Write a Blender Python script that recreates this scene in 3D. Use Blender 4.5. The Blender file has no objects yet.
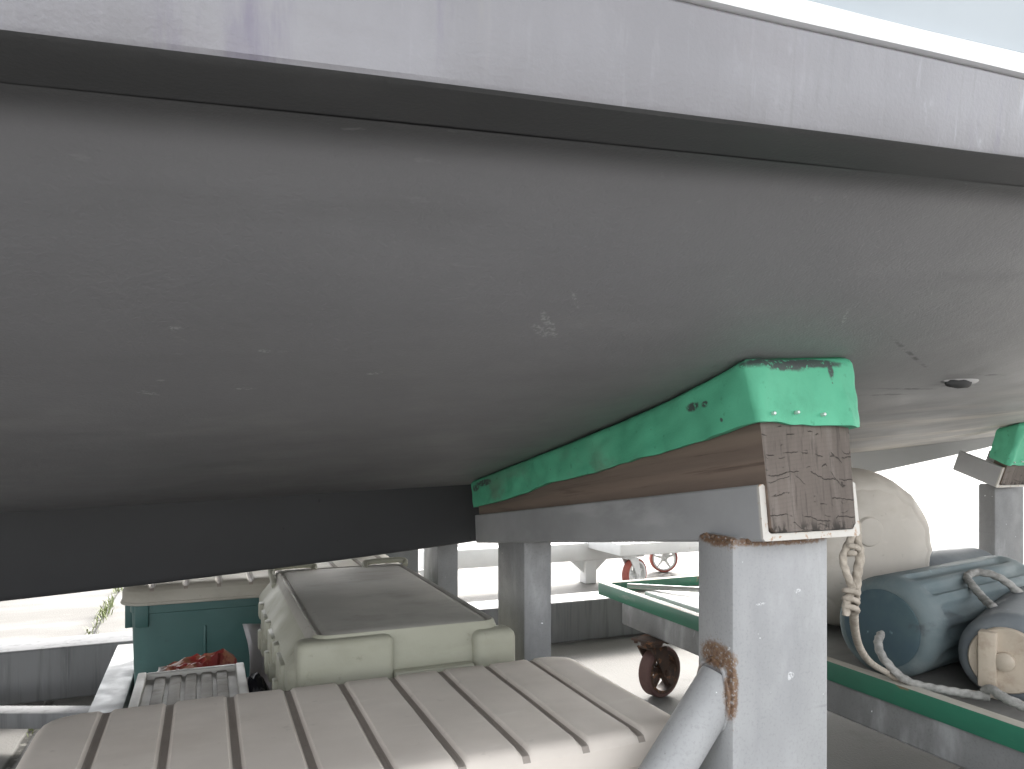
import bpy, bmesh, math, random
from mathutils import Vector, Matrix, noise
R = math.radians
random.seed(7)
scene = bpy.context.scene
COL = scene.collection

# ------------------------------------------------------------------ camera
F = 740.0; YAW = math.atan(307 / F); CX = 512; HY = 447; H = 0.78
ca, sa = math.cos(YAW), math.sin(YAW)
cam_d = bpy.data.cameras.new('camera'); cam = bpy.data.objects.new('camera', cam_d); COL.objects.link(cam)
cam.location = (0, 0, H); cam.rotation_euler = (R(90), 0, -YAW)
cam_d.sensor_width = 36; cam_d.lens = F / 1024 * 36; cam_d.shift_y = (HY - 384.5) / 1024
cam_d.clip_start = 0.02; cam_d.clip_end = 3000
scene.camera = cam

def at(px, py, d):                       # a point seen at a pixel, at a real distance
    r = (px - CX) / F * d
    return Vector((r * ca + d * sa, -r * sa + d * ca, H - (py - HY) / F * d))

# ------------------------------------------------------------------ light
SUN_EL, SUN_AZ = 32, 40
w = bpy.data.worlds.new('World'); scene.world = w; w.use_nodes = True
nt = w.node_tree; bg = nt.nodes['Background']
sky = nt.nodes.new('ShaderNodeTexSky'); sky.sky_type = 'NISHITA'; sky.sun_disc = False
sky.sun_elevation = R(SUN_EL); sky.sun_rotation = R(SUN_AZ); sky.dust_density = 3.0; sky.ozone_density = 0.6
hs = nt.nodes.new('ShaderNodeHueSaturation'); hs.inputs['Saturation'].default_value = .16
nt.links.new(sky.outputs[0], hs.inputs['Color']); nt.links.new(hs.outputs[0], bg.inputs[0]); bg.inputs[1].default_value = 0.15
sd = bpy.data.lights.new('sun', 'SUN'); sd.energy = 1.0; sd.angle = R(10); sd.color = (1, .955, .89)
so = bpy.data.objects.new('sun', sd); COL.objects.link(so)
sv = Vector((math.sin(R(SUN_AZ)) * math.cos(R(SUN_EL)), math.cos(R(SUN_AZ)) * math.cos(R(SUN_EL)), math.sin(R(SUN_EL))))
so.rotation_euler = (-sv).to_track_quat('-Z', 'Y').to_euler(); so.location = (2, 8, 6)
scene.view_settings.view_transform = 'Standard'; scene.view_settings.look = 'None'
scene.view_settings.exposure = 2.55; scene.view_settings.gamma = 1

# ------------------------------------------------------------------ materials
def lin(r, g, b):
    f = lambda c: (c / 255 / 12.92) if c / 255 <= .04045 else ((c / 255 + .055) / 1.055) ** 2.4
    return (f(r), f(g), f(b))

class Mat:
    """a small node builder: a mottled base, then layers of colour through masks, then bump"""
    def __init__(s, name, c1, c2=None, scale=4, stretch=(1, 1, 1), rough=.6, metal=0, local=False, spec=.5, detail=6):
        s.m = bpy.data.materials.new(name); s.m.use_nodes = True
        s.t = s.m.node_tree; s.N = s.t.nodes; s.L = s.t.links
        s.b = s.N['Principled BSDF']
        if local: s.co = s.N.new('ShaderNodeTexCoord').outputs['Object']
        else: s.co = s.N.new('ShaderNodeNewGeometry').outputs['Position']
        s.b.inputs['Roughness'].default_value = rough; s.b.inputs['Metallic'].default_value = metal
        s.b.inputs['Specular IOR Level'].default_value = spec
        s.h = None; s.nrm = None
        col = s.N.new('ShaderNodeRGB'); col.outputs[0].default_value = (*c1, 1); s.c = col.outputs[0]
        if c2: s.layer(c2, s.noise(scale, stretch, .35, .68, detail))
        s.rough0 = rough
    def vec(s, stretch, off=(0, 0, 0), rot=(0, 0, 0)):
        mp = s.N.new('ShaderNodeMapping'); mp.vector_type = 'POINT'
        mp.inputs['Scale'].default_value = stretch; mp.inputs['Location'].default_value = off; mp.inputs['Rotation'].default_value = rot
        s.L.new(s.co, mp.inputs[0]); return mp.outputs[0]
    def raw(s, scale, stretch=(1, 1, 1), detail=6, dist=0, rough=.6):
        n = s.N.new('ShaderNodeTexNoise'); n.inputs['Scale'].default_value = scale; n.inputs['Detail'].default_value = detail
        n.inputs['Distortion'].default_value = dist; n.inputs['Roughness'].default_value = rough
        s.L.new(s.vec(stretch), n.inputs['Vector']); return n.outputs[0]
    def ramp(s, x, lo, hi, a=0.0, b=1.0, smooth=True):
        r = s.N.new('ShaderNodeMapRange'); r.interpolation_type = 'SMOOTHSTEP' if smooth else 'LINEAR'
        r.inputs[1].default_value = lo; r.inputs[2].default_value = hi; r.inputs[3].default_value = a; r.inputs[4].default_value = b
        s.L.new(x, r.inputs[0]); return r.outputs[0]
    def noise(s, scale, stretch=(1, 1, 1), lo=.5, hi=.6, detail=6, dist=0):
        return s.ramp(s.raw(scale, stretch, detail, dist), lo, hi)
    def math(s, op, a, b=None):
        n = s.N.new('ShaderNodeMath'); n.operation = op
        for i, v in enumerate((a, b)):
            if v is None: continue
            if isinstance(v, (int, float)): n.inputs[i].default_value = v
            else: s.L.new(v, n.inputs[i])
        return n.outputs[0]
    def axis(s, i, lo, hi, a=0.0, b=1.0):
        x = s.N.new('ShaderNodeSeparateXYZ'); s.L.new(s.co, x.inputs[0]); return s.ramp(x.outputs[i], lo, hi, a, b)
    def mul(s, *m):
        r = m[0]
        for k in m[1:]: r = s.math('MULTIPLY', r, k)
        return r
    def blob(s, c, rad, rotz=0, soft=.5, wob=.6, wscale=60, rot=None):
        """an ellipsoid patch round c with radii rad, its edge broken by noise"""
        sub = s.N.new('ShaderNodeVectorMath'); sub.operation = 'SUBTRACT'; s.L.new(s.co, sub.inputs[0]); sub.inputs[1].default_value = c
        mp = s.N.new('ShaderNodeMapping'); mp.vector_type = 'TEXTURE'
        mp.inputs['Rotation'].default_value = rot or (0, 0, rotz); mp.inputs['Scale'].default_value = rad
        s.L.new(sub.outputs[0], mp.inputs[0])
        ln = s.N.new('ShaderNodeVectorMath'); ln.operation = 'LENGTH'; s.L.new(mp.outputs[0], ln.inputs[0])
        d = s.math('ADD', ln.outputs['Value'], s.math('MULTIPLY', s.math('SUBTRACT', s.raw(wscale), .5), wob * 2))
        return s.ramp(d, 1 - soft * .5, 1 + soft * .5, 1.0, 0.0)
    def layer(s, color, mask, k=1.0):
        mx = s.N.new('ShaderNodeMix'); mx.data_type = 'RGBA'
        s.L.new(s.c, mx.inputs[6]); mx.inputs[7].default_value = (*color, 1)
        if k != 1: mask = s.math('MULTIPLY', mask, k)
        s.L.new(mask, mx.inputs[0]); s.c = mx.outputs[2]; return s
    def bump(s, x, strength, dist=.002):
        b = s.N.new('ShaderNodeBump'); b.inputs['Strength'].default_value = strength; b.inputs['Distance'].default_value = dist
        s.L.new(x, b.inputs['Height'])
        if s.nrm: s.L.new(s.nrm, b.inputs['Normal'])
        s.nrm = b.outputs[0]; return s
    def roughmap(s, x, lo, hi):
        s.L.new(s.ramp(x, .3, .7, lo, hi), s.b.inputs['Roughness']); return s
    def done(s):
        s.L.new(s.c, s.b.inputs['Base Color'])
        if s.nrm: s.L.new(s.nrm, s.b.inputs['Normal'])
        return s.m

MAT = {}
# ------------------------------------------------------------------ mesh helper
class MB:
    def __init__(s): s.bm = bmesh.new()
    def box(s, lo, hi, bev=0.003, seg=2, rot=None, piv=None, mi=0, taper=None):
        lo, hi = Vector(lo), Vector(hi); c = (lo + hi) / 2; d = hi - lo
        b = bmesh.new(); bmesh.ops.create_cube(b, size=1)
        for v in b.verts:
            if taper and v.co.z < 0: v.co.x *= taper; v.co.y *= taper
            v.co = Vector((v.co.x * d.x, v.co.y * d.y, v.co.z * d.z))
        if bev: bmesh.ops.bevel(b, geom=b.edges[:], offset=bev, segments=seg, affect='EDGES', profile=.5)
        mt = Matrix.Translation(c)
        if rot is not None:
            p = Vector(piv) if piv is not None else c
            mt = Matrix.Translation(p) @ rot.to_4x4() @ Matrix.Translation(c - p)
        b.transform(mt); s.join(b, mi); return s
    def join(s, b, mi=0):
        vs = {v: s.bm.verts.new(v.co) for v in b.verts}
        for f in b.faces:
            try: n = s.bm.faces.new([vs[v] for v in f.verts]); n.material_index = mi or f.material_index
            except ValueError: pass
        b.free()
    def grid(s, pts, close_u=False, close_v=False, mi=0, flip=False):
        vs = [[s.bm.verts.new(p) for p in row] for row in pts]
        n, m = len(vs), len(vs[0])
        for i in range(n if close_u else n - 1):
            for j in range(m if close_v else m - 1):
                q = [vs[i][j], vs[(i + 1) % n][j], vs[(i + 1) % n][(j + 1) % m], vs[i][(j + 1) % m]]
                if flip: q.reverse()
                try: f = s.bm.faces.new(q); f.material_index = mi
                except ValueError: pass
        return vs
    def face(s, vs, mi=0):
        try: f = s.bm.faces.new(vs); f.material_index = mi
        except ValueError: pass
    def tube(s, path, r, n=12, cap=True, twist=0, lobes=0, mi=0):
        path = [Vector(p) for p in path]; rows = []; dist = 0
        t0 = (path[1] - path[0]).normalized(); up = Vector((0, 0, 1)) if abs(t0.z) < .9 else Vector((1, 0, 0))
        nn = t0.cross(up).normalized()
        for i, p in enumerate(path):
            t = (path[min(i + 1, len(path) - 1)] - path[max(i - 1, 0)]).normalized()
            nn = (nn - t * nn.dot(t)).normalized(); bb = t.cross(nn)
            if i: dist += (p - path[i - 1]).length
            rr = r[i] if isinstance(r, (list, tuple)) else r
            row = []
            for k in range(n):
                a = 2 * math.pi * k / n
                q = rr * (.78 + .34 * abs(math.cos(lobes / 2 * (a + twist * dist)))) if lobes else rr
                row.append(p + (nn * math.cos(a) + bb * math.sin(a)) * q)
            rows.append(row)
        vs = s.grid(rows, close_v=True, mi=mi)
        if cap: s.face(list(reversed(vs[0])), mi); s.face(vs[-1], mi)
        return s
    def lathe(s, prof, axis_o, axis_d, n=40, fn=None, mi=0, up=None):
        """prof: list of (distance along the axis, radius); fn(a, t, r) bends the radius"""
        o = Vector(axis_o); d = Vector(axis_d).normalized()
        e1 = d.cross(Vector((0, 0, 1)) if abs(d.z) < .9 else Vector((1, 0, 0))).normalized(); e2 = e1.cross(d)
        rows = []
        for (t, r) in prof:
            row = []
            for k in range(n):
                a = 2 * math.pi * k / n
                q = fn(a, t, r) if fn else r
                row.append(o + d * t + (e1 * math.cos(a) + e2 * math.sin(a)) * q)
            rows.append(row)
        vs = s.grid(rows, close_v=True, mi=mi)
        s.face(list(reversed(vs[0])), mi); s.face(vs[-1], mi); return s
    def prism(s, poly, lo, hi, axis=0, mi=0):
        """poly of 2D points in the two other axes, pushed along an axis"""
        def P(a, b, c): return [(c, a, b), (a, c, b), (a, b, c)][axis]
        A = [s.bm.verts.new(P(a, b, lo)) for a, b in poly]; B = [s.bm.verts.new(P(a, b, hi)) for a, b in poly]
        n = len(poly)
        for i in range(n): s.face([A[i], A[(i + 1) % n], B[(i + 1) % n], B[i]], mi)
        s.face(list(reversed(A)), mi); s.face(B, mi); return s
    def build(s, name, mats, parent=None, world=True, sharp=38, norm=True):
        if norm: bmesh.ops.recalc_face_normals(s.bm, faces=s.bm.faces[:])
        me = bpy.data.meshes.new(name); s.bm.to_mesh(me); s.bm.free()
        for m in (mats if isinstance(mats, (list, tuple)) else [mats]): me.materials.append(m)
        o = bpy.data.objects.new(name, me); COL.objects.link(o)
        if parent is not None:
            o.parent = parent
            if world:
                root = parent
                while root.parent: root = root.parent
                me.transform(root.matrix_basis.inverted())
        me.shade_smooth(); me.set_sharp_from_angle(angle=R(sharp)); return o

def tag(o, label=None, cat=None, group=None, kind=None):
    if label: o['label'] = label
    if cat: o['category'] = cat
    if group: o['group'] = group
    if kind: o['kind'] = kind
    return o
def thing(name, loc, label, cat, group=None, rot=(0, 0, 0)):
    o = bpy.data.objects.new(name, None); COL.objects.link(o); o.location = loc; o.rotation_euler = rot
    o.empty_display_size = .05
    o.matrix_basis = Matrix.Translation(Vector(loc)) @ __import__('mathutils').Euler(rot).to_matrix().to_4x4()
    return tag(o, label, cat, group)
def nz(v, sc, seed=0): return noise.noise(Vector(v) * sc + Vector((seed * 7.3, seed * 3.1, seed)))
def dup(o, parent=None):
    c = o.copy(); COL.objects.link(c)
    if parent is not None: c.parent = parent
    for ch in list(o.children): dup(ch, c)
    return c
def sweep(pts, n=8):                     # Catmull-Rom through points
    pts = [Vector(p) for p in pts]; P = [pts[0] * 2 - pts[1]] + pts + [pts[-1] * 2 - pts[-2]]; out = []
    for i in range(1, len(P) - 2):
        for k in range(n):
            t = k / n; a, b, c, d = P[i - 1], P[i], P[i + 1], P[i + 2]
            out.append(.5 * ((2 * b) + (c - a) * t + (2 * a - 5 * b + 4 * c - d) * t * t + (3 * b - a - 3 * c + d) * t ** 3))
    out.append(pts[-1]); return out

# ------------------------------------------------------------------ hull form
YK = 1.8
def B(X): return 1.38 * (1 - (max(0, X - 1.2) / 3.9) ** 2.3) if X < 5.1 else 0.0
def ZC(X): return .96 + .068 * X + .018 * max(0, X - 1) ** 2
def ZK(X):
    x = max(X, -1.5); return .655 + .037 * x + .0085 * x * x + .03 * max(0, X - 2.4) ** 2
def ZB(X):
    x = max(X, -1.6); return .490 + .0664 * x + .0179 * x * x
def G0(u): return .72 * u + .28 * u ** 8
UF = .978; _s = (G0(UF) - G0(UF - .001)) / .001; _e = G0(UF) + _s * (1 - UF) / 2
def G(u):                               # the bilge, with a small cove where it turns under the chine
    if u <= UF: return G0(u) / _e
    t = (u - UF) / (1 - UF); return (G0(UF) + _s * (1 - UF) * (t - t * t / 2)) / _e
def hull_z(X, Y):
    u = min(1.0, abs(YK - Y) / max(B(X), 1e-3)); return ZK(X) + (ZC(X) - ZK(X)) * G(u)

# ------------------------------------------------------------------ material set
def steel(name, c=(.37, .37, .37), c2=(.29, .292, .295), rough=.5, rust=(), chips=True, marks=()):
    m = Mat(name, c, c2, 6, (1, 1, .5), rough, .0, spec=.5)
    m.layer((c[0] * .72, c[1] * .72, c[2] * .74), m.noise(14, (1, 1, .12), .52, .75), .7)
    m.layer((.62, .63, .64), m.noise(30, (1, 1, .25), .66, .8), .5)
    m.layer((.12, .10, .085), m.noise(160, (1, 1, 1), .72, .76, 3), .6)
    m.layer((c[0] * .55, c[1] * .55, c[2] * .55), m.noise(260, (1, 1, 1), .5, .7, 3), .35)
    m.layer((.55, .55, .56), m.noise(7, (1, 1, .35), .5, .7), .5)
    m.layer((c[0] * .7, c[1] * .7, c[2] * .72), m.noise(3.5, (1, 1, .5), .5, .68), .6)
    m.layer((c[0] * .6, c[1] * .6, c[2] * .6), m.mul(m.noise(14, (.12, .12, 6), .64, .72, 6), m.noise(8, (1, 1, 1), .5, .6)), .5)
    if chips: m.layer((.78, .79, .8), m.noise(55, (1, 1, 1), .72, .74, 4))
    for (c0, rad) in marks: m.layer((.66, .66, .67), m.mul(m.blob(c0, rad, wob=1.3, wscale=190), m.noise(420, (1, 1, 1), .45, .58)), .8)
    for (c0, rad) in rust:
        m.layer((.15, .08, .042), m.mul(m.blob(c0, rad, wob=.55, wscale=90), m.noise(220, (1, 1, 1), .32, .5)), .95)
        m.layer((.08, .04, .022), m.mul(m.blob(c0, [r * .75 for r in rad], wob=.7, wscale=120), m.noise(130, (1, 1, 1), .45, .62)), .8)
        m.layer((.22, .14, .075), m.mul(m.blob(c0, [r * 1.15 for r in rad], wob=.8, wscale=70), m.noise(300, (1, 1, 1), .5, .62)), .6)
    m.bump(m.raw(320, detail=3), .12, .001).bump(m.raw(26), .08, .004)
    m.roughmap(m.raw(20), rough - .1, rough + .15)
    return m.done()

PX0, PX1, PY0, PY1 = .573, .722, .704, .773       # the near post
MAT['post'] = steel('silver_painted_steel', marks=[(tuple(at(791, 676, .9025)), (.0055, .01, .0045)), (tuple(at(800, 592, .905)), (.005, .01, .003)), (tuple(at(760, 604, .886)), (.007, .01, .0015))], rust=[((PX0 - .002, PY0 + .03, .672), (.012, .045, .012)), ((.64, PY0 - .003, .667), (.085, .012, .006)),
        ((PX0, PY0 + .03, .528), (.012, .03, .016)), ((PX0, PY0 + .002, .492), (.008, .010, .036)), ((PX0, PY0 + .07, .48), (.012, .02, .03))])
_m = MAT['post']
def streaked(name, c):
    m = Mat(name, c, tuple(x * .8 for x in c), 5, (1, 1, .4), .6)
    m.layer(tuple(x * .45 for x in c), m.noise(40, (1, 1, .06), .48, .72), .85)
    m.layer(tuple(min(1, x * 1.7) for x in c), m.noise(55, (1, 1, .05), .6, .8), .6)
    m.bump(m.raw(240, detail=3), .15, .001)
    return m.done()
MAT['beam'] = streaked('weathered_galvanised_steel', (.19, .192, .195))
MAT['cradle'] = steel('grey_painted_steel', (.25, .25, .252), (.19, .19, .193), rust=[((1, 1.4, .545), (.1, .2, .006))])
MAT['chan'] = Mat('channel_steel', (.40, .41, .425), (.31, .315, .33), 5, (1, .5, 1), .45)
m = MAT['chan']; m.layer((.52, .53, .54), m.noise(12, (1, .3, 1), .55, .7), .6)
m.layer((.10, .09, .085), m.noise(140, (1, 1, 1), .72, .76, 3), .5)
m.layer((.55, .52, .48), m.axis(1, .004, -.002), .85)          # raw worn end of the steel
m.layer((.36, .2, .1), m.mul(m.axis(1, .004, -.002), m.noise(130, (1, 1, 1), .58, .66)), .8)
m.bump(m.raw(260, detail=3), .12, .001); m.roughmap(m.raw(18), .38, .6)
_c = m
def finish_local(mm):
    return mm.done()
# the channel material is in the bunk's own coordinates
MAT['rail'] = steel('dull_grey_steel', (.2, .2, .2), (.15, .15, .15))
def chan_mat():
    m = Mat('channel_steel', (.36, .362, .368), (.27, .272, .278), 5, (1, .5, 1), .45, local=True)
    m.layer((.46, .46, .465), m.noise(12, (1, .3, 1), .55, .7), .6)
    m.layer((.10, .09, .085), m.noise(140, (1, 1, 1), .72, .76, 3), .5)
    m.layer((.58, .55, .50), m.axis(1, .006, .001), .9)
    m.layer((.36, .2, .1), m.mul(m.axis(1, .006, .001), m.noise(130, (1, 1, 1), .56, .66)), .8)
    m.bump(m.raw(260, detail=3), .12, .001); m.roughmap(m.raw(18), .38, .6)
    return m.done()
MAT['chan'] = chan_mat()

def hull_mat():
    m = Mat('grey_antifouling_paint', (.215, .212, .219), (.18, .178, .184), 1.6, (.6, 1, 1), .52)
    m.layer((.47, .455, .44), m.mul(m.axis(0, .2, 1.7), m.noise(1.6, (.5, 1, 1), .12, .55)), .8)  # hull paled to the right, the stronger light there painted into its colour
    st = m.mul(m.noise(7, (.22, 1.6, 1), .42, .7, 8), m.axis(0, .75, 1.7), m.axis(1, .75, 1.25))
    m.layer((.60, .55, .48), st, .8)                           # streaks towards the keel: some worn paint, mostly brighter light painted in
    m.layer((.17, .165, .16), m.mul(m.noise(16, (.12, 1.6, 1), .56, .74, 8), m.axis(1, .6, 1.2)), .55)
    m.layer((.32, .315, .31), m.noise(5, (.5, 1, 1), .52, .75), .35)
    m.layer((.075, .074, .075), m.mul(m.ramp(m.math('ADD', (lambda q: q)(m.axis(1, .30, .60, .30, .60)), m.math('MULTIPLY', m.raw(5, (.4, 1, 1)), .02)), .465, .425), m.axis(0, 1.6, 1.2)), .9)   # soft shade under the chine, painted into the hull colour
    for c, rad, rz in SCR: m.layer((.42, .42, .42), m.mul(m.blob(c, rad, rz, .7, .7, 120), m.noise(260, (1, 1, 1), .45, .6)), .6)
    for c, rad, rz in DRK: m.layer((.06, .058, .055), m.mul(m.blob(c, rad, rz, 1.2, .7, 120), m.noise(90, (.3, 1, 1), .4, .55)), .65)
    m.layer((.15, .148, .15), m.noise(9, (.25, 1.3, 1), .55, .75, 7), .35)
    m.layer((.3, .3, .3), m.noise(70, (.4, 1, 1), .66, .74, 4), .3)
    m.layer((.12, .118, .115), m.mul(m.noise(40, (.1, 1.6, 1), .62, .72, 5), m.axis(1, .8, 1.3)), .5)
    m.bump(m.raw(330, detail=2), .35, .0012).bump(m.raw(60, (1, 1, .3), 4), .2, .002).bump(m.raw(3.2, (.6, 1, 1), 3), .25, .02)
    m.roughmap(m.raw(6), .45, .62)
    return m.done()
def on_hull(px, py):                    # where the ray through a pixel of the photo meets the hull
    lo, hi = .3, 4.0
    for _ in range(600):
        pass
    d = .4
    while d < 4:
        p = at(px, py, d)
        if YK - B(p.x) < p.y < YK and p.z > hull_z(p.x, p.y): return p
        d += .002
    return at(px, py, 1.0)
def mark(px, py, L, W, ang): return (tuple(on_hull(px, py)), (L, W, .03), ang)
SCR = [mark(550, 326, .030, .004, .9), mark(541, 331, .018, .005, .75), mark(147, 394, .012, .004, .7), mark(244, 390, .010, .003, 0), mark(265, 352, .006, .003, .3),
       mark(375, 374, .009, .003, -.3), mark(175, 330, .006, .004, 0), mark(160, 382, .004, .003, 0), mark(575, 300, .016, .0018, .9), mark(845, 316, .02, .002, .9)]
DRK = [mark(905, 388, .07, .0035, .12), mark(885, 394, .05, .005, .05), mark(985, 374, .06, .003, .12), mark(955, 384, .05, .007, .1), mark(910, 353, .1, .0025, .5)]
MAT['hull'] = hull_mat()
m = Mat('charcoal_keel_paint', (.034, .0345, .037), (.028, .028, .03), 3, rough=.6)
m.layer((.27, .268, .26), m.axis(0, 1.1, 1.7), .92); m.layer((.012, .012, .012), m.noise(28, (1, 1, 1), .70, .74, 3), .8); m.bump(m.raw(200, detail=3), .15, .001)
MAT['keel'] = m.done()
m = Mat('lilac_grey_gelcoat', (.225, .22, .232), (.185, .18, .19), 8, (1, 1, .4), .42)
m.layer((.15, .135, .18), m.mul(m.noise(75, (1, 0, .16), .53, .72, 5), m.noise(6, (1, 0, .3), .46, .62)), .6)
m.layer((.17, .165, .17), m.mul(m.noise(150, (1, 0, .09), .5, .72, 4), m.noise(7, (1, 0, 1), .45, .6)), .45)
m.layer((.3, .295, .31), m.mul(m.noise(110, (1, 0, .12), .55, .75, 4), m.noise(4, (1, 0, 1), .45, .6)), .5)
m.layer((.14, .125, .17), m.mul(m.noise(85, (1, 0, .14), .47, .64, 5), m.noise(9, (1, 0, .5), .4, .6), m.axis(0, .14, -.02)), .75)
m.layer((.13, .115, .165), m.mul(m.noise(26, (1, 0, .35), .52, .66, 5), m.axis(0, .12, -.05)), .7)
m.layer((.19, .18, .19), m.noise(11, (1, 0, 2.5), .5, .7, 5), .5)
m.layer((.25, .235, .21), m.noise(40, (1, 0, .12), .58, .78, 5), .6)
m.layer((.42, .43, .46), m.mul(m.noise(60, (1, 0, .09), .62, .74, 4), m.axis(0, .1, .5)), .7)
m.layer((.44, .45, .48), m.mul(m.noise(38, (1, 0, .45), .58, .7, 5), m.axis(0, .2, .6)), .5)
m.bump(m.raw(340, detail=2), .25, .001); MAT['strake'] = m.done()
m = Mat('strake_underside_shade', (.078, .077, .078), (.06, .06, .061), 9, (.4, 1, 1), .6); m.bump(m.raw(300, detail=2), .3, .001); MAT['under'] = m.done()  # shade below the strake, painted on as a dark colour
m = Mat('white_gelcoat', (.84, .84, .84), (.80, .80, .81), 6, rough=.3); MAT['stripe'] = m.done()
m = Mat('pale_blue_topside_paint', (.42, .46, .49), (.38, .42, .45), 3, (1, 1, .5), .3)
m.layer((.35, .42, .46), m.noise(9, (.5, 1, 1.5), .62, .78), .6); MAT['topside'] = m.done()
m = Mat('cream_deck_paint', (.6, .6, .57), (.52, .52, .5), 5, rough=.6); MAT['deck'] = m.done()

# concrete ground
m = Mat('weathered_concrete', (.245, .238, .226), (.2, .195, .186), 1.2, (.7, 1, 1), .85)
m.layer((.22, .21, .195), m.noise(.55, (1, 1, 1), .5, .68), .45)
m.layer((.31, .3, .28), m.noise(3, (1, .4, 1), .55, .75), .5)
m.layer((.115, .108, .096), m.mul(m.axis(1, 2.72, 2.78), m.axis(1, 4.75, 4.6), m.noise(2.4, (.5, 1.4, 1), .2, .62)), .85)      # a darker band across the ground
m.layer((.15, .14, .125), m.noise(90, (1, 1, 1), .64, .72, 4), .45)
m.layer((.2, .19, .17), m.noise(13, (.3, 1, 1), .6, .72), .35)
def joint(mm, i, pos, period):
    x = mm.N.new('ShaderNodeSeparateXYZ'); mm.L.new(mm.co, x.inputs[0])
    v = mm.math('ADD', x.outputs[i], mm.math('MULTIPLY', mm.math('SUBTRACT', mm.raw(9), .5), .012))
    v = mm.math('PINGPONG', mm.math('SUBTRACT', v, pos), period / 2)
    return mm.ramp(v, .006, .016, 1.0, 0.0)
j = m.math('MAXIMUM', joint(m, 0, -.44, 3.6), joint(m, 1, 5.6, 4.4))
m.layer((.045, .042, .035), j, .9); m.layer((.30, .29, .26), m.mul(j, m.noise(30, (1, 1, 1), .5, .6)), .7)
m.layer((.42, .41, .39), m.noise(160, (1, 1, 1), .68, .74, 3), .6)
m.layer((.1, .095, .085), m.noise(2.2, (1, 1, 1), .62, .74), .4)
m.bump(m.raw(140, detail=4), .5, .004).bump(m.math('MULTIPLY', j, -1), .7, .01)
MAT['concrete'] = m.done()

# timber in the bunk's own coordinates: side grain and end grain
m = Mat('weathered_brown_timber', (.175, .132, .106), (.13, .096, .077), 8, (1, .25, 2), .8, local=True)
wv = m.N.new('ShaderNodeTexWave'); wv.wave_type = 'BANDS'; wv.bands_direction = 'Z'; wv.inputs['Scale'].default_value = 9
wv.inputs['Distortion'].default_value = 7; wv.inputs['Detail'].default_value = 4; wv.inputs['Detail Scale'].default_value = .9
m.L.new(m.vec((1, .16, 1)), wv.inputs['Vector'])
m.layer((.235, .175, .138), m.ramp(wv.outputs[1], .35, .95), .5)
m.layer((.075, .05, .038), m.noise(60, (1, .06, 1.6), .58, .72), .7)
m.layer((.22, .17, .13), m.noise(90, (1, .05, 1.5), .62, .76), .5)
m.bump(wv.outputs[1], .35, .003).bump(m.raw(120, (1, .05, 1.5)), .4, .002)
MAT['timber_side'] = m.done()
m = Mat('weathered_end_grain', (.165, .138, .12), (.125, .104, .09), 14, (1, 1, .4), .9, local=True)
m.layer((.22, .19, .17), m.noise(75, (1, 1, .10), .48, .72, 5), .5)
m.layer((.07, .058, .05), m.noise(190, (1, 1, .10), .52, .68, 4), .7)
wz = m.N.new('ShaderNodeTexWave'); wz.wave_type = 'BANDS'; wz.bands_direction = 'Z'; wz.inputs['Scale'].default_value = 60; wz.inputs['Distortion'].default_value = 1.5
m.L.new(m.vec((1, 1, 1), rot=(0, .12, 0)), wz.inputs['Vector'])
m.layer((.09, .073, .064), m.ramp(wz.outputs[1], .55, 1), .12)
def cracks(mm, scale, stretch, w):
    nn = mm.N.new('ShaderNodeTexVoronoi'); nn.feature = 'DISTANCE_TO_EDGE'; nn.inputs['Scale'].default_value = scale
    ad = mm.N.new('ShaderNodeVectorMath'); ad.operation = 'ADD'
    nt_ = mm.N.new('ShaderNodeTexNoise'); nt_.inputs['Scale'].default_value = 38; mm.L.new(mm.co, nt_.inputs['Vector'])
    sc = mm.N.new('ShaderNodeVectorMath'); sc.operation = 'SCALE'; sc.inputs[3].default_value = .022
    mm.L.new(nt_.outputs[1], sc.inputs[0]); mm.L.new(mm.co, ad.inputs[0]); mm.L.new(sc.outputs[0], ad.inputs[1])
    mp = mm.N.new('ShaderNodeMapping'); mp.inputs['Scale'].default_value = stretch; mm.L.new(ad.outputs[0], mp.inputs[0])
    mm.L.new(mp.outputs[0], nn.inputs['Vector']); return mm.ramp(nn.outputs[0], w * .4, w, 1.0, 0.0)
def hair(mm, scale, stretch, w, det=3):
    d = mm.math('ABSOLUTE', mm.math('SUBTRACT', mm.raw(scale, stretch, det, 0, .55), .5)); return mm.ramp(d, w * .35, w, 1.0, 0.0)
def checks(mm, per, amp, w, seed):        # drying checks: broken, wandering, mostly level cracks
    sx = mm.N.new('ShaderNodeSeparateXYZ'); mm.L.new(mm.co, sx.inputs[0])
    v = mm.math('ADD', sx.outputs[2], mm.math('MULTIPLY', mm.math('SUBTRACT', mm.raw(9 + seed, (1, 0, .45), 2), .5), amp))
    v = mm.math('ADD', v, mm.math('MULTIPLY', mm.math('SUBTRACT', mm.raw(170, (1, 0, .3), 2), .5), .006))
    return mm.ramp(mm.math('PINGPONG', v, per), w * .4, w, 1.0, 0.0)
kk = m.math('MAXIMUM', m.mul(checks(m, .0125, .06, .0008, 0), m.noise(26, (1, 0, 1.4), .49, .53)), m.mul(checks(m, .0085, .10, .0006, 4), m.noise(37, (1, 0, 1), .53, .57)))
m.layer((.04, .032, .027), kk, .75)
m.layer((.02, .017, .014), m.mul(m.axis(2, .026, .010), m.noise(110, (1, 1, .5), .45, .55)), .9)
m.bump(m.raw(150, (1, 1, .1)), .5, .002).bump(m.math('MULTIPLY', kk, -1), .8, .004)
MAT['timber_end'] = m.done()
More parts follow.
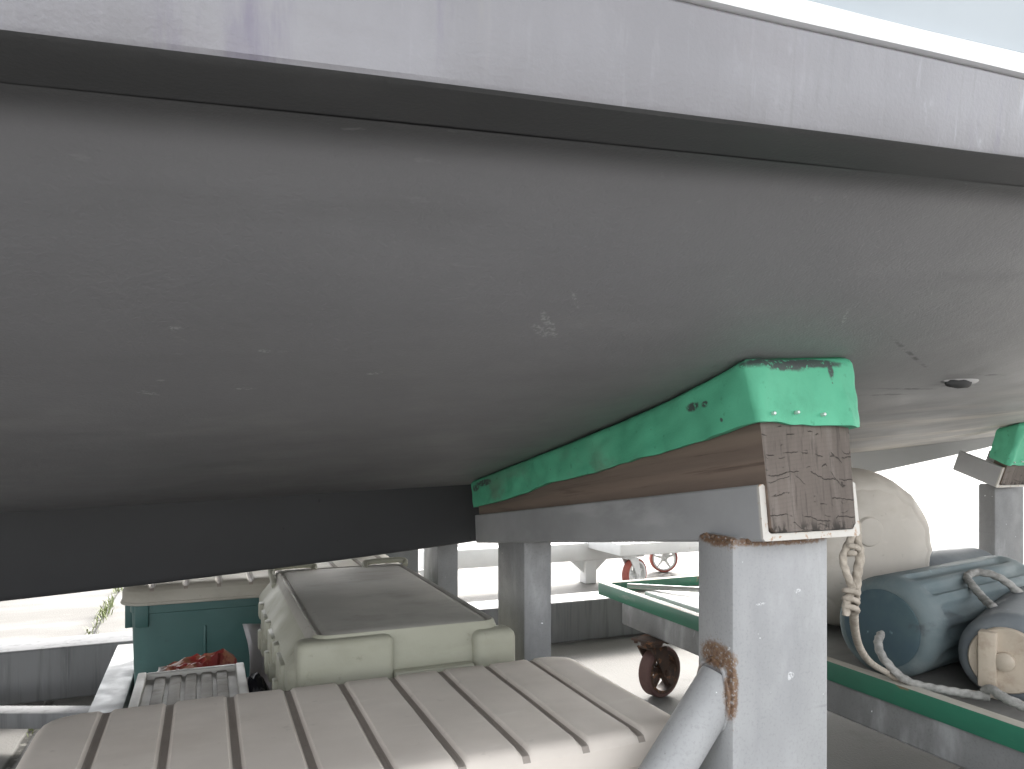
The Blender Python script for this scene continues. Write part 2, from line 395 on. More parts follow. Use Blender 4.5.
def cover_mat(extra):
    m = Mat('green_rubber_matting', (.11, .48, .29), (.09, .43, .255), 6, (1, 1, 1), .62, local=True)
    m.layer((.12, .50, .30), m.noise(11, (1, .6, 1), .52, .72), .5)
    m.layer((.05, .26, .15), m.noise(16, (1, .5, 1), .5, .72, 7), .45)
    m.layer((.15, .22, .16), m.mul(m.noise(9, (1, .5, 1), .52, .66), m.axis(2, .19, .10), m.axis(1, .05, .2)), .75)
    m.layer((.03, .2, .11), m.noise(70, (1, 1, 1), .62, .72, 4), .5)
    m.layer((.06, .07, .065), m.noise(95, (1, 1, 1), .71, .74, 3), .9)
    for c, rad in extra: m.layer((.055, .06, .06), m.mul(m.blob(c, rad, wob=.5, wscale=70), m.noise(160, (1, 1, 1), .36, .46)), .95)
    m.bump(m.raw(420, detail=3), .25, .0012).bump(m.raw(45), .2, .003)
    return m.done()
m = Mat('bright_nail_heads', (.7, .72, .7), rough=.35, metal=.6); MAT['nail'] = m.done()

def plastic(name, c, dirt, rough=.5, dk=.5, sc=5):
    m = Mat(name, c, tuple(x * .88 for x in c), sc, (1, 1, 1), rough)
    m.layer(dirt, m.noise(sc * 1.3, (.5, 1, 1), .48, .72), dk)
    m.layer(tuple(x * .6 for x in dirt), m.noise(sc * 9, (1, 1, 1), .62, .75), dk * .6)
    m.layer(tuple(min(.8, x * 1.25) for x in c), m.noise(sc * 5, (.3, 1, 1), .6, .78), .4)
    m.bump(m.raw(260, detail=3), .12, .001).bump(m.raw(8), .1, .006)
    m.roughmap(m.raw(9), rough - .08, rough + .2)
    return m
m = plastic('dusty_beige_plastic', (.68, .615, .55), (.53, .47, .41), .7, .5); MAT['lid'] = m.done()
m = plastic('grimy_olive_grey_lid', (.44, .415, .36), (.26, .245, .2), .75, .6); MAT['lid_old'] = m.done()
m = plastic('dusty_beige_plastic_groove', (.33, .29, .255), (.25, .215, .185), .7, .6); MAT['groove'] = m.done()
m = plastic('teal_green_plastic', (.05, .125, .118), (.055, .10, .092), .42, .5); MAT['teal'] = m.done()
m = plastic('olive_beige_plastic', (.36, .355, .285), (.22, .22, .155), .6, .6); MAT['olive'] = m.done()
m = plastic('grimy_grey_olive_plastic', (.42, .40, .36), (.23, .215, .19), .85, .6); MAT['olive_top'] = m.done()
m = plastic('dirty_white_plastic', (.42, .405, .375), (.22, .2, .17), .5, .5, 14); MAT['dwhite'] = m.done()
m = plastic('dark_gap_plastic', (.075, .065, .055), (.04, .035, .03), .7, .5, 14); MAT['dgap'] = m.done()  # dark plastic that shows in the gaps between the crate slats
m = plastic('grimy_slat_plastic', (.35, .33, .30), (.13, .118, .10), .7, .8, 22); MAT['slat'] = m.done()
m = Mat('green_painted_steel', (.025, .16, .095), (.02, .12, .075), 7, (1, .4, 1), .45)
m.layer((.30, .30, .27), m.noise(17, (1, .25, 1), .62, .74), .6); m.layer((.22, .13, .08), m.noise(26, (1, .3, 1), .66, .72), .8)
m.bump(m.raw(200, detail=3), .15, .001); MAT['green'] = m.done()
m = Mat('sun_bleached_rim_top', (.42, .40, .35), (.30, .27, .22), 12, (1, .3, 1), .7)
m.layer((.26, .14, .08), m.noise(20, (1, .2, 1), .6, .7), .6); MAT['rimtop'] = m.done()
m = plastic('weathered_deck_board', (.24, .235, .22), (.13, .12, .11), .8, .6, 5); MAT['board'] = m.done()
m = Mat('rusty_cast_iron', (.05, .033, .026), (.085, .045, .028), 22, rough=.7, metal=.2)
m.layer((.24, .105, .045), m.noise(40, (1, 1, 1), .56, .68), .8); m.bump(m.raw(120), .4, .002); MAT['iron'] = m.done()
m = Mat('worn_red_brown_tread', (.15, .085, .075), (.11, .06, .055), 20, rough=.8); MAT['tread'] = m.done()
m = Mat('faded_red_tread', (.42, .12, .09), (.33, .09, .07), 20, rough=.7); MAT['redtread'] = m.done()
def fender_mat(name, c, d, wear):
    m = Mat(name, c, d, 7, (1, 1, 1), .72, spec=.3)
    m.layer(wear, m.noise(6, (.6, 1, 1), .5, .72), .6)
    m.layer((.05, .055, .06), m.noise(14, (.4, 1, 1), .6, .74), .55)
    m.layer((.36, .5, .52), m.noise(34, (.4, 1, 1), .66, .76), .6)
    m.layer((.05, .32, .5), m.noise(21, (1, 1, 1), .735, .75, 3), .9)
    m.bump(m.raw(120, detail=4), .2, .002); return m.done()
MAT['fblue'] = fender_mat('faded_blue_vinyl', (.14, .17, .175), (.10, .135, .145), (.24, .265, .26))
MAT['fgrey'] = fender_mat('slate_blue_vinyl', (.16, .175, .185), (.12, .135, .15), (.23, .245, .25))
MAT['fend'] = fender_mat('dull_navy_vinyl', (.065, .10, .11), (.05, .08, .10), (.11, .15, .155))
m = plastic('grubby_cream_vinyl', (.54, .495, .44), (.36, .31, .25), .65, .6, 6); MAT['cream'] = m.done()
m = plastic('grubby_cream_plug', (.46, .39, .31), (.27, .2, .145), .6, .6, 20); MAT['plug'] = m.done()
m = Mat('natural_rope', (.42, .37, .31), (.28, .245, .2), 60, rough=.9); m.bump(m.raw(300, detail=3), .5, .002); MAT['rope'] = m.done()
m = Mat('grey_rope', (.34, .33, .31), (.22, .215, .2), 60, rough=.9); m.bump(m.raw(300, detail=3), .5, .002); MAT['ropeg'] = m.done()
m = Mat('white_paint', (.78, .78, .77), (.7, .7, .69), 6, rough=.5); m.layer((.45, .4, .35), m.noise(25, (1, 1, 1), .66, .76), .5); MAT['white'] = m.done()
m = Mat('aluminium', (.55, .55, .54), (.45, .45, .44), 12, rough=.4, metal=.6); MAT['alu'] = m.done()
m = Mat('brown_cast_clamp', (.16, .135, .11), (.12, .1, .08), 30, rough=.6); MAT['clamp'] = m.done()
m = Mat('red_packaging', (.27, .03, .026), (.17, .022, .02), 14, rough=.4); m.layer((.28, .12, .07), m.noise(30, (1, 1, 1), .45, .55)); m.layer((.5, .48, .46), m.mul(m.axis(0, -.07, -.085), m.noise(60, (1, 1, 1), .4, .5))); MAT['redbag'] = m.done()
m = Mat('grey_white_paper', (.42, .41, .42), (.36, .35, .36), 12, rough=.7); MAT['paper'] = m.done()
m = Mat('navy_plastic', (.012, .016, .032), (.02, .022, .03), 12, rough=.4); MAT['navy'] = m.done()
m = Mat('white_polythene', (.72, .69, .65), (.6, .57, .53), 16, rough=.35); m.b.inputs['Subsurface Weight'].default_value = .1; MAT['bag'] = m.done()
m = Mat('weed_leaf', (.13, .17, .05), (.2, .22, .09), 40, rough=.7); MAT['weed'] = m.done()
m = Mat('black_rubber', (.02, .02, .02), rough=.7); MAT['black'] = m.done()

# ------------------------------------------------------------------ ground
b = MB(); S = 1500
xs = [-S, -60, -12, -4, -2, 0, 2, 4, 8, 20, 80, S]; ys = [-S, -60, -10, -3, 0, 2, 4, 6, 10, 30, 100, S]
b.grid([[(x, y, 0) for y in ys] for x in xs]); tag(b.build('ground', MAT['concrete'], norm=False), kind='structure')
for p in bpy.data.objects['ground'].data.polygons:
    pass
if bpy.data.objects['ground'].data.polygons[0].normal.z < 0: bpy.data.objects['ground'].data.flip_normals()

b = MB()
def tuft(x, y, n, h, sp):
    for _ in range(n):
        a = random.uniform(0, 6.28); l = h * random.uniform(.4, 1); bx, by = x + random.gauss(0, sp * .35), y + random.gauss(0, sp)
        dx, dy = math.cos(a) * l * .6, math.sin(a) * l * .6; wd = random.uniform(.0012, .0035)
        px, py = -math.sin(a) * wd, math.cos(a) * wd
        pts = [[(bx - px * .6, by - py * .6, 0), (bx + px * .6, by + py * .6, 0)],
               [(bx + dx * .4 - px, by + dy * .4 - py, l * .55), (bx + dx * .4 + px, by + dy * .4 + py, l * .55)],
               [(bx + dx - px * .1, by + dy - py * .1, l * .8), (bx + dx + px * .1, by + dy + py * .1, l * .8)]]
        b.grid(pts)
for y, n, h in ((3.74, 14, .06), (3.88, 40, .085), (3.58, 12, .035), (3.45, 12, .04), (3.25, 14, .03), (3.12, 16, .04), (3.02, 10, .03), (4.1, 30, .07), (4.5, 30, .06), (2.35, 8, .02)):
    tuft(-.435, y, n, h, .04)
tag(b.build('weeds', MAT['weed'], norm=False), 'sparse green weeds sprouting from the joint in the concrete', 'weeds', kind='stuff')

# ------------------------------------------------------------------ boat
boat = thing('boat', (0, YK, .5), 'large grey bottomed boat propped above the camera, with lilac grey chine and pale blue topsides', 'boat')
XS = [-3.0 + 8.1 * (i / 150) for i in range(151)]
NU = 70
b = MB(); rows = []
for X in XS:
    bb = B(X); row = []
    for k in range(-NU, NU + 1):
        u = k / NU; uu = math.copysign(1 - (1 - abs(u)) ** 1.5, u)
        y = YK + uu * bb; z = ZK(X) + (ZC(X) - ZK(X)) * G(abs(uu))
        z += .0035 * nz((X, y, 0), 2.2) * (1 - abs(uu) ** 6)
        row.append((X, y, z))
    rows.append(row)
b.grid(rows); hb = b.build('hull_bottom', MAT['hull'], boat)
TR = []
def strip(sec, name, mat, parent, both=True):
    """sec: list of (outward, up) from the chine corner"""
    out = []
    for sgn in ((-1, 1) if both else (-1,)):
        bx = MB(); rows = []
        for X in XS:
            f = min(1, B(X) / .5 + .02)
            rows.append([(X, YK + sgn * (B(X) + o * f), ZC(X) + u + min(1, max(0, u - .012) / .03) * (.011 - .027 * max(-1.2, min(1.2, X))) + .0012 * nz((X, 0, u * 30), 5, 3)) for o, u in sec])
        bx.grid(rows, close_v=(name != 'topside')); out.append(bx.build(name, mat, parent, sharp=24))
    return out
LO = .052
chine = [(-.03, .0), (.0, .0005), (.004, .0), (LO - .012, -.0008), (LO - .0035, -.0006), (LO - .0008, .0006), (LO + .0005, .003), (LO + .003, .03), (LO + .006, .058), (LO + .002, .062), (-.03, .06)]
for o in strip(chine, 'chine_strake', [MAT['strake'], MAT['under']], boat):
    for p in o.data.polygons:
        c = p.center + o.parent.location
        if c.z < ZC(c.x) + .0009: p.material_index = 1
stripe = [(LO - .03, .0625), (LO + .0035, .0622), (LO + .0075, .0626), (LO + .0115, .0735), (LO + .0095, .0755), (LO - .03, .0765)]
strip(stripe, 'white_stripe', MAT['stripe'], boat)
top = [(LO - .02, .073), (LO + .006, .0757)] + [(LO + .008 + .17 * (t ** 1.1), .077 + .40 * t) for t in [i / 10 for i in range(11)]]
strip(top, 'topside', MAT['topside'], boat)
gun = [(LO + .15, .475), (LO + .205, .475), (LO + .212, .485), (LO + .212, .51), (LO + .2, .52), (LO + .15, .52)]
strip(gun, 'gunwale', MAT['stripe'], boat)
b = MB(); b.grid([[(X, YK + s * (B(X) + (LO + .16) * min(1, B(X) / .5 + .02)), ZC(X) + .49 + .03 * (1 - abs(s))) for s in (-1, -.5, 0, .5, 1)] for X in XS]); b.build('deck', MAT['deck'], boat)
b = MB(); X = XS[0] + .002; poly = [(YK + k / 20 * B(X), ZK(X) + (ZC(X) - ZK(X)) * G(abs(k / 20))) for k in range(-20, 21)]
poly = [(YK - B(X) - .2, ZC(X) + .49), (YK - B(X) - .06, ZC(X) + .07)] + poly + [(YK + B(X) + .06, ZC(X) + .07), (YK + B(X) + .2, ZC(X) + .49)]
b.prism(poly, X - .04, X, 0); b.build('transom', MAT['topside'], boat)
b = MB(); rows = []                     # skeg keel: deep aft, running out forward
for i in range(100):
    X = -2.9 + 5.9 * i / 99; zt = ZK(X) + .03; zb = min(ZB(X), zt - .012); t = .032
    rows.append([(X, YK - t, zt), (X, YK - t * .94, zb + .012), (X, YK - t * .8, zb + .003), (X, YK - t * .6, zb), (X, YK + t * .6, zb), (X, YK + t * .8, zb + .003), (X, YK + t * .94, zb + .012), (X, YK + t, zt)])
vs = b.grid(rows, close_v=True); b.face(vs[0]); b.face(vs[-1]); b.build('keel', MAT['keel'], boat)
p = on_hull(960, 380)                    # the little intake fitting let into the bottom
b = MB(); ax = Vector((1, .12, .06)).normalized(); prof = [(-.05, .0008), (-.044, .006), (-.022, .011), (.008, .0135), (.03, .0115), (.044, .006), (.05, .0008)]
b.lathe(prof, p, ax, 20, fn=lambda a, t, r: r * (.55 + .45 * abs(math.cos(a)))); ft = b.build('hull_intake', MAT['hull'], boat)
b = MB(); b.lathe([(-.042, .001), (-.034, .006), (-.006, .0095), (.016, .009), (.03, .001)], p + Vector((-.004, -.004, -.0045)), ax, 18); b.build('intake_mouth', MAT['black'], ft)
# ------------------------------------------------------------------ bunks: timber wedge + green cover, lying in a steel channel
CW, CH, CT = .150, .066, .0085
def bunk(X0, Yn, zb, ang, L, label, extra, flipdir=1, ct0=.071):
    """near end bottom corner at X0, Yn, zb; slopes down along +Y (flipdir 1) at ang"""
    root = thing('timber_bunk', (X0, Yn, zb), label, 'bunk', 'timber bunks carrying the hull', rot=(-ang, 0, 0) if flipdir == 1 else (-ang, 0, math.pi))
    Mx = root.matrix_basis.copy()
    def topz(x, y):
        z = .17
        for _ in range(8):
            p = Mx @ Vector((x, y, z)); z += (hull_z(p.x, p.y) - p.z) / math.cos(ang)
        return z
    x0, x1 = CT + .0015, CW - CT - .0015; PT = .014
    NY = 40
    b = MB(); rows = []
    for i in range(NY + 1):
        y = -.004 + (L - .01 + .004) * i / NY; row = []
        for (x, zf) in ((x0 + .006, 0), (x0, .006), (x0 - .003, .5), (x0 - .006, 1), (CW / 2, 1), (x1 + .006, 1), (x1 + .003, .5), (x1, .006), (x1 - .006, 0)):
            zt = topz(x, y) - PT; z = CT + .001 + (zt - CT) * zf if zf in (0, .5, 1) else CT + .007
            row.append((x, y, z))
        rows.append(row)
    vs = b.grid(rows, close_v=True)
    b.face(vs[0], 1); b.face(vs[-1], 1)
    for f in b.bm.faces:
        if len(f.verts) > 4: f.material_index = 1
    t = b.build('timber', [MAT['timber_side'], MAT['timber_end']], root, world=False)
    # cover
    off = .007; X_, Y_ = x0 - .006 - off, -.004 - off; X2 = x1 + .006 + off; rr = .006
    def lower(y, side):
        s = max(0, min(1, y / L)); zc0 = CH + ct0 - (ct0 - .016) * s
        z = zc0 + .005 * nz((y, side, 0), 7, 2) + .0018 * nz((y, side, 0), 26, 5)
        return min(z, topz(CW / 2, y) - .03)
    per = []
    N1 = 70
    for i in range(N1): y = L - (L - rr) * i / (N1 - 1); per.append((X_, y, -1, 0, lower(y, 0)))
    for k in range(1, 5): a = math.pi / 2 * k / 5; per.append((X_ + rr - rr * math.cos(a), Y_ + rr - rr * math.sin(a), -math.cos(a), -math.sin(a), lower(0, 0)))
    for i in range(22): x = X_ + rr + (X2 - X_ - 2 * rr) * i / 21; per.append((x, Y_, 0, -1, lower(0, 0) - .004 * i / 21 + .0025 * nz((x, 0, 0), 40, 4)))
    for k in range(1, 5): a = math.pi / 2 * k / 5; per.append((X2 - rr + rr * math.sin(a), Y_ + rr - rr * math.cos(a), math.sin(a), -math.cos(a), lower(0, 3) - .003))
    for i in range(N1): y = rr + (L - rr) * i / (N1 - 1); per.append((X2, y, 1, 0, lower(y, 3) - .003))
    b = MB(); rows = []; NV = 16
    for (x, y, nx, ny, zl) in per:
        zt = topz(x, max(y, 0)) - .0015; row = [(x - nx * (off - .0005), y - ny * (off - .0005), zl + .0005)]
        for k in range(NV + 1):
            s = k / NV; z = zl + (zt - zl) * min(1, s * 1.12) if s < .8 else None
            if s < .8: inset = 0; z = zl + (zt - .010 - zl) * s / .8
            else: a = (s - .8) / .2 * math.pi / 2; inset = .012 * (1 - math.cos(a)); z = zt - .010 + .010 * math.sin(a)
            amp = .0062 if abs(nx) > .8 else .0036
            wr = amp * (nz((x * 1.2, y, z * .7), 13, 1) + .6 * nz((x + y * .4, y, z * 1.5), 30, 6)) + .0025 * (1 - s) * nz((x, y, 0), 18, 8)
            fold = .005 * math.exp(-((x - X_ - (.004 + .012 * s)) / .007) ** 2) * math.exp(-((y - Y_) / .018) ** 2)
            fold += .004 * math.exp(-((x - (X2 - .026 - .022 * (s - .4))) / .007) ** 2) * (1 if ny < -.5 else 0) * max(0, 1 - s) * 1.6
            o = -inset + (wr + .002) * (1 - max(0, (s - .8) / .2)) + fold
            lean = -.011 * s * math.exp(-max(0, y) / .35) * max(0, 1 - (x - X_) / .03)
            row.append((x + nx * o + lean, y + ny * o, z))
        rows.append(row)
    vs = b.grid(rows)
    n = len(per)
    for i in range(n // 2):
        j2 = n - 1 - i
        if i + 1 < j2 - 1: b.face([vs[i][-1], vs[i + 1][-1], vs[j2 - 1][-1], vs[j2][-1]])
    b.face([vs[0][k] for k in range(NV + 2)] + [vs[-1][k] for k in range(NV + 1, -1, -1)])
    cv = b.build('green_cover', cover_mat(extra(topz, L)), root, world=False, sharp=70)
    for i, fx in enumerate((.13, .36, .62, .87)):
        x = X_ + (X2 - X_) * fx; z = lower(0, 0) + .010 + .002 * (i % 2)
        b = MB(); b.lathe([(-.006, .002), (.0, .0024), (.0012, .0019), (.0018, .0008)], (x, Y_ - .0055, z), (0, -1, 0), 10); b.build('nail', MAT['nail'], cv, world=False)
    return root, topz
def chan_part(parent, X0, Yn, zb, ang, L, flipdir=1):
    rot = (-ang, 0, 0) if flipdir == 1 else (-ang, 0, math.pi)
    Mx = Matrix.Translation((X0, Yn, zb)) @ __import__('mathutils').Euler(rot).to_matrix().to_4x4()
    poly = [(0, .003), (.003, 0), (CW - .003, 0), (CW, .003), (CW, CH - .002), (CW - .002, CH), (CW - CT + .002, CH), (CW - CT, CH - .002), (CW - CT, CT + .003), (CW - CT - .003, CT), (CT + .003, CT), (CT, CT + .003), (CT, CH - .002), (CT - .002, CH), (.002, CH), (0, CH - .002)]
    b = MB(); b.prism(poly, 0, L, 1)
    o = b.build('bunk_channel', MAT['chan'], parent, world=False)
    o.matrix_local = parent.matrix_basis.inverted() @ Mx
    return o
cradle = thing('boat_cradle', (.65, 1.7, 0), 'silver painted steel boat cradle of square posts, sloped channels and base beams under the hull', 'boat cradle')
ANG = math.atan(.117 / .965)
BX, BY, BZ, BL = .594, .676, .671, .985
def ex1(tz, L):
    e = [((.03, -.008, tz(.03, 0) - .010), (.05, .02, .008)), ((.085, -.008, tz(.08, 0) - .009), (.045, .02, .006)), ((.112, -.012, tz(.11, 0) - .019), (.004, .01, .011))]
    for y, dz, ry, rz in ((.10, .028, .016, .006), (.072, .033, .007, .005), (.045, .060, .003, .003), (.90, .018, .05, .007), (.955, .024, .02, .008)): e.append(((-.002, y, tz(0, y) - dz), (.02, ry, rz)))
    return e
bunk(BX, BY, BZ, ANG, BL, 'weathered timber wedge topped with green rubber, on the nearest silver post, close to the camera', ex1)
chan_part(cradle, BX, BY, BZ, ANG, BL)
no = lambda tz, L: [((-.002, .1, tz(0, .1) - .03), (.02, .02, .008))]
X2, Y2, Z2, A2, L2 = 2.225, 1.517, .656, R(-20), .048
def obunk(): pass
bunk(X2, Y2, Z2, A2, L2, 'small green topped timber wedge on the far post at the right, behind the blue fenders', no, 1, .012)
chan_part(cradle, X2, Y2, Z2, A2, L2 + .102)
# mirrored channel beyond the keel carries its own wedge, mostly behind the keel
chan_part(cradle, BX + CW, 2 * YK - BY, BZ, ANG, BL, -1)
bunk(BX + CW, 2 * YK - BY, BZ, ANG, BL, 'green topped timber wedge beyond the dark keel, hidden behind it', no, -1) if False else None

def box_part(name, lo, hi, mat, bev=.004):
    b = MB(); b.box(lo, hi, bev); return b.build(name, mat, cradle)
box_part('post', (PX0, PY0, .15), (PX1, PY1, .672), MAT['post'], .006)
box_part('post', (.605, 1.394, 0), (.669, 1.545, .588), MAT['cradle'], .006)
box_part('post', (.620, 2.057, 0), (.684, 2.206, .588), MAT['cradle'], .006)
box_part('post', (PX0, 2.63, .17), (PX1, 2.70, .62), MAT['cradle'], .006)
box_part('post', (2.262, 1.545, 0), (2.40, 1.60, .664), MAT['rail'], .006)
def channel_beam(lo, hi, axis, mat):      # a box section with rounded shoulders
    b = MB(); b.box(lo, hi, .008, 3); return b.build('base_beam', mat, cradle)
channel_beam((-2.6, 2.60, .012), (3.4, 2.75, .172), 0, MAT['beam'])
channel_beam((-2.6, .66, 0), (3.4, .80, .152), 0, MAT['beam']) if False else box_part('base_beam', (.02, .668, 0), (3.2, .79, .153), MAT['beam'])
box_part('cross_beam', (.60, .792, 0), (.70, 2.598, .10), MAT['beam'])
box_part('cross_beam', (-.252, 1.25, .06), (-.178, 2.598, .165), MAT['post'])
box_part('cross_beam', (2.22, .792, 0), (2.32, 2.598, .10), MAT['beam'])
# low strut at the left, running off at an angle from the cross beam
p1 = at(98, 709, 1.93); dv = Vector((-ca, sa, 0))
b = MB(); b.box((-.9, -.03, .055), (0, .03, .096), .004); ob = b.build('strut', MAT['beam'], cradle, world=False)
ob.matrix_local = cradle.matrix_basis.inverted() @ (Matrix.Translation((p1.x, p1.y, 0)) @ Matrix.Rotation(-YAW, 4, 'Z'))
b = MB(); top_ = Vector((PX0 + .006, PY0 + .036, .485)); dirn = Vector((-.065, 0, -.079)).normalized()
b.tube([top_ + dirn * t for t in (-.012, .02, .1, .2, .3, .43)], .0285, 28); b.build('brace_pipe', MAT['post'], cradle)
b = MB()                                  # welded bead where the pipe meets the post
bead = [Vector((PX0 - .001, top_.y + .030 * math.cos(a), .478 + .043 * math.sin(a) + .002 * math.sin(a * 9))) for a in [2 * math.pi * i / 40 for i in range(41)]]
b.tube(bead, [.0022 + .001 * abs(math.sin(i * 1.9)) for i in range(41)], 8, cap=False)
b.build('weld', MAT['post'], cradle)
b = MB(); b.tube([Vector((PX0 - .001, PY0 + .001 + .055 * t, .6705 - .002 * math.sin(t * 20))) for t in [i / 14 for i in range(15)]], [.002 + .0005 * math.sin(i * 2.3) for i in range(15)], 8); 
b.tube([Vector((PX0 + .02 + .128 * t, PY0 - .001, .669 - .001 * math.sin(t * 30))) for t in [i / 24 for i in range(25)]], [.0028 + .0008 * math.sin(i * 2.3) for i in range(25)], 8); b.build('weld', MAT['post'], cradle)

# ------------------------------------------------------------------ storage containers: teal body, ribbed beige lid
def container(x0, x1, y0, y1, zt, grooves, label, mat_body, lid_mats):
    root = thing('storage_container', ((x0 + x1) / 2, (y0 + y1) / 2, 0), label, 'storage box', 'ribbed lid storage containers under the hull')
    # lid: ribbed top on a rounded outline
    cx, cy, hx, hy = (x0 + x1) / 2, (y0 + y1) / 2, (x1 - x0) / 2, (y1 - y0) / 2; rc = .06; er = .022; SK = .046; gd = .0075; gw = .0052
    xs = set()
    for i in range(9): a = math.pi / 2 * i / 8; xs.add(round(x0 + rc - rc * math.cos(a), 5)); xs.add(round(x1 - rc + rc * math.cos(a), 5))
    for g in grooves:
        for d_ in (-gw * 2.1, -gw * 1.7, -gw * .95, -gw * .55, gw * .55, gw * .95, gw * 1.7, gw * 2.1): xs.add(round(g + d_, 5))
    for i in range(60): 
        x = x0 + rc + (x1 - x0 - 2 * rc) * i / 59
        if all(abs(x - g) > gw * 2.6 for g in grooves): xs.add(round(x, 5))
    xs = sorted(xs)
    def yh(x):
        dx = max(0, abs(x - cx) - (hx - rc)); return hy - rc + math.sqrt(max(0, rc * rc - dx * dx))
    def gz(x):
        r_ = 0
        for g in grooves:
            t = abs(x - g)
            r_ = max(r_, 1.0 if t <= gw * .6 else 0.0 if t >= gw * 1.75 else 1 - (t - gw * .6) / (gw * 1.15))
        return r_
    b = MB(); rows = []; gi = []
    for x in xs:
        h = yh(x); ex = hx - abs(x - cx); dropx = er - math.sqrt(max(0, er * er - max(0, er - ex) ** 2)) if ex < er else 0
        row = []
        ys_ = [0, .0015, .006, .0125, er, .05, .10, .16]
        V = [(-h, 'b')] + [(-h + .0015, 's')] + [(-h + t, 0) for t in ys_[1:] if t < h - .02] + [(0, 0)] + [(h - t, 0) for t in reversed(ys_[1:]) if t < h - .02] + [(h - .0015, 's')] + [(h, 'b')]
        for (y, k) in V:
            if k == 'b': row.append((x, cy + y * 1.004, zt - SK)); continue
            ey = h - abs(y); dy = er - math.sqrt(max(0, er * er - max(0, er - ey) ** 2)) if ey < er else 0
            inn = min(1, max(0, (ey - .0) / .004))
            z = zt - min(SK - .004, math.hypot(dropx, dy)) - gd * gz(x) * min(1, max(0, (ey - .005) / .011))
            z += .0018 * nz((x, y, 0), 7, int(zt * 100)) - .004 * (1 - (2 * ex / hx - 1) ** 2 if ex < hx else 0) * 0
            row.append((x, cy + y - math.copysign(gd * .5 * gz(x) * max(0, 1 - ey / er) * min(1, max(0, (ey - .005) / .011)), y), z))
        rows.append(row)
    mlen = min(len(r) for r in rows)
    rows = [r if len(r) == mlen else r[:mlen // 2] + r[len(r) // 2 - 0: len(r) // 2 + 1] + r[-(mlen // 2):] for r in rows]
    vs = b.grid(rows)
    for i in range(len(xs) - 1):
        xm = (xs[i] + xs[i + 1]) / 2
    for f in b.bm.faces:
        c = f.calc_center_median()
        if gz(c.x) > .45 and c.z > zt - .02: f.material_index = 1
    n = len(xs); b.face([v for v in vs[0]]); b.face([v for v in reversed(vs[-1])])
    # rolled rim under the skirt
    ring = []
    for i in range(n): ring.append((xs[i], cy - yh(xs[i]) * 1.004, zt - SK))
    for i in range(n - 1, -1, -1): ring.append((xs[i], cy + yh(xs[i]) * 1.004, zt - SK))
    b.build('lid', lid_mats, root, sharp=40)
    b = MB(); b.tube(ring + ring[:1], .0042, 8, cap=False); b.build('lid_rim', lid_mats[0], root)
    # body, slightly narrower at the foot
    b = MB(); ins = .022; rows = []
    for z, k in ((.004, .965), (.012, .975), (.05, .977), (zt - SK - .05, .999), (zt - SK - .03, 1.0), (zt - SK - .028, 1.012), (zt - SK + .004, 1.012)):
        row = []
        rx, ry, rr = (hx - ins) * k, (hy - ins) * k, .045
        for (sx, sy, a0) in ((1, 1, 0), (-1, 1, 90), (-1, -1, 180), (1, -1, 270)):
            for q in range(7): a = R(a0 + 90 * q / 6); row.append((cx + sx * (rx - rr) + rr * math.cos(a), cy + sy * (ry - rr) + rr * math.sin(a), z))
        rows.append(row)
    vs = b.grid(rows, close_v=True); b.face(vs[0]); b.face(vs[-1]); body = b.build('body', mat_body, root)
    for sx in (-1, 1):                    # grips under the rim at the ends and ribs on the front
        b = MB()
        xa = cx + sx * (hx - ins + .006)
        for yy in (-.11, .11): b.box((xa - .012, cy + yy - .004, zt - SK - .075), (xa + .012, cy + yy + .004, zt - SK + .0), .002)
        b.box((xa - .004, cy - .11, zt - SK - .062), (xa + .012, cy + .11, zt - SK - .056), .002); b.build('grip', mat_body, body)
    for xx in (x0 + .048, x1 - .048):
        b = MB(); b.box((xx - .016, y0 + ins - .008, zt - SK - .062), (xx + .016, y0 + ins + .01, zt - SK), .003); b.build('rib', mat_body, body)
    b = MB(); b.box((cx - .185, y0 + ins - .004, .2), (cx - .178, y0 + ins + .012, zt - SK - .07), .003); b.build('rib', mat_body, body)
    return root
container(-.205, .592, .800, 1.168, .42, [-.125 + .0795 * k for k in range(9)], 'big storage container nearest the camera, its dusty beige ribbed lid filling the foreground', MAT['teal'], [MAT['lid'], MAT['groove']])
container(-.197, .56, 2.085, 2.48, .428, [-.125 + .0795 * k for k in range(9)], 'teal green container with dusty ribbed lid, behind the olive box under the keel', MAT['teal'], [MAT['lid_old'], MAT['groove']])

# ------------------------------------------------------------------ olive storage box
ol = thing('lidded_box', (.33, 1.6, 0), 'olive beige lidded box with grimy flat top and side latches, under the hull', 'storage box', rot=(0, 0, R(2)))
OX0, OX1, OY0, OY1 = .125, .525, 1.245, 1.985
def rrect(x0, x1, y0, y1, r, z, n=5):
    out = []
    for (cx_, cy_, a0) in ((x1 - r, y1 - r, 0), (x0 + r, y1 - r, 90), (x0 + r, y0 + r, 180), (x1 - r, y0 + r, 270)):
        for q in range(n + 1): a = R(a0 + 90 * q / n); out.append((cx_ + r * math.cos(a), cy_ + r * math.sin(a), z))
    return out
b = MB(); rows = []
for z, i, r in ((.0, .045, .03), (.006, .04, .03), (.33, .022, .035), (.385, .02, .035), (.39, .026, .035)): rows.append(rrect(OX0 + i, OX1 - i, OY0 + i, OY1 - i, r, z))
vs = b.grid(rows, close_v=True); b.face(vs[0]); b.face(vs[-1]); b.build('body', MAT['olive'], ol)
b = MB(); rows = []
for z, i, r in ((.372, .014, .03), (.370, .004, .03), (.374, 0, .03), (.405, 0, .03), (.413, .004, .03), (.452, .034, .03), (.463, .040, .028), (.466, .045, .026), (.464, .049, .024), (.4605, .052, .022)): rows.append(rrect(OX0 + i, OX1 - i * .8, OY0 + i * .22, OY1 - i * .5, r, z))
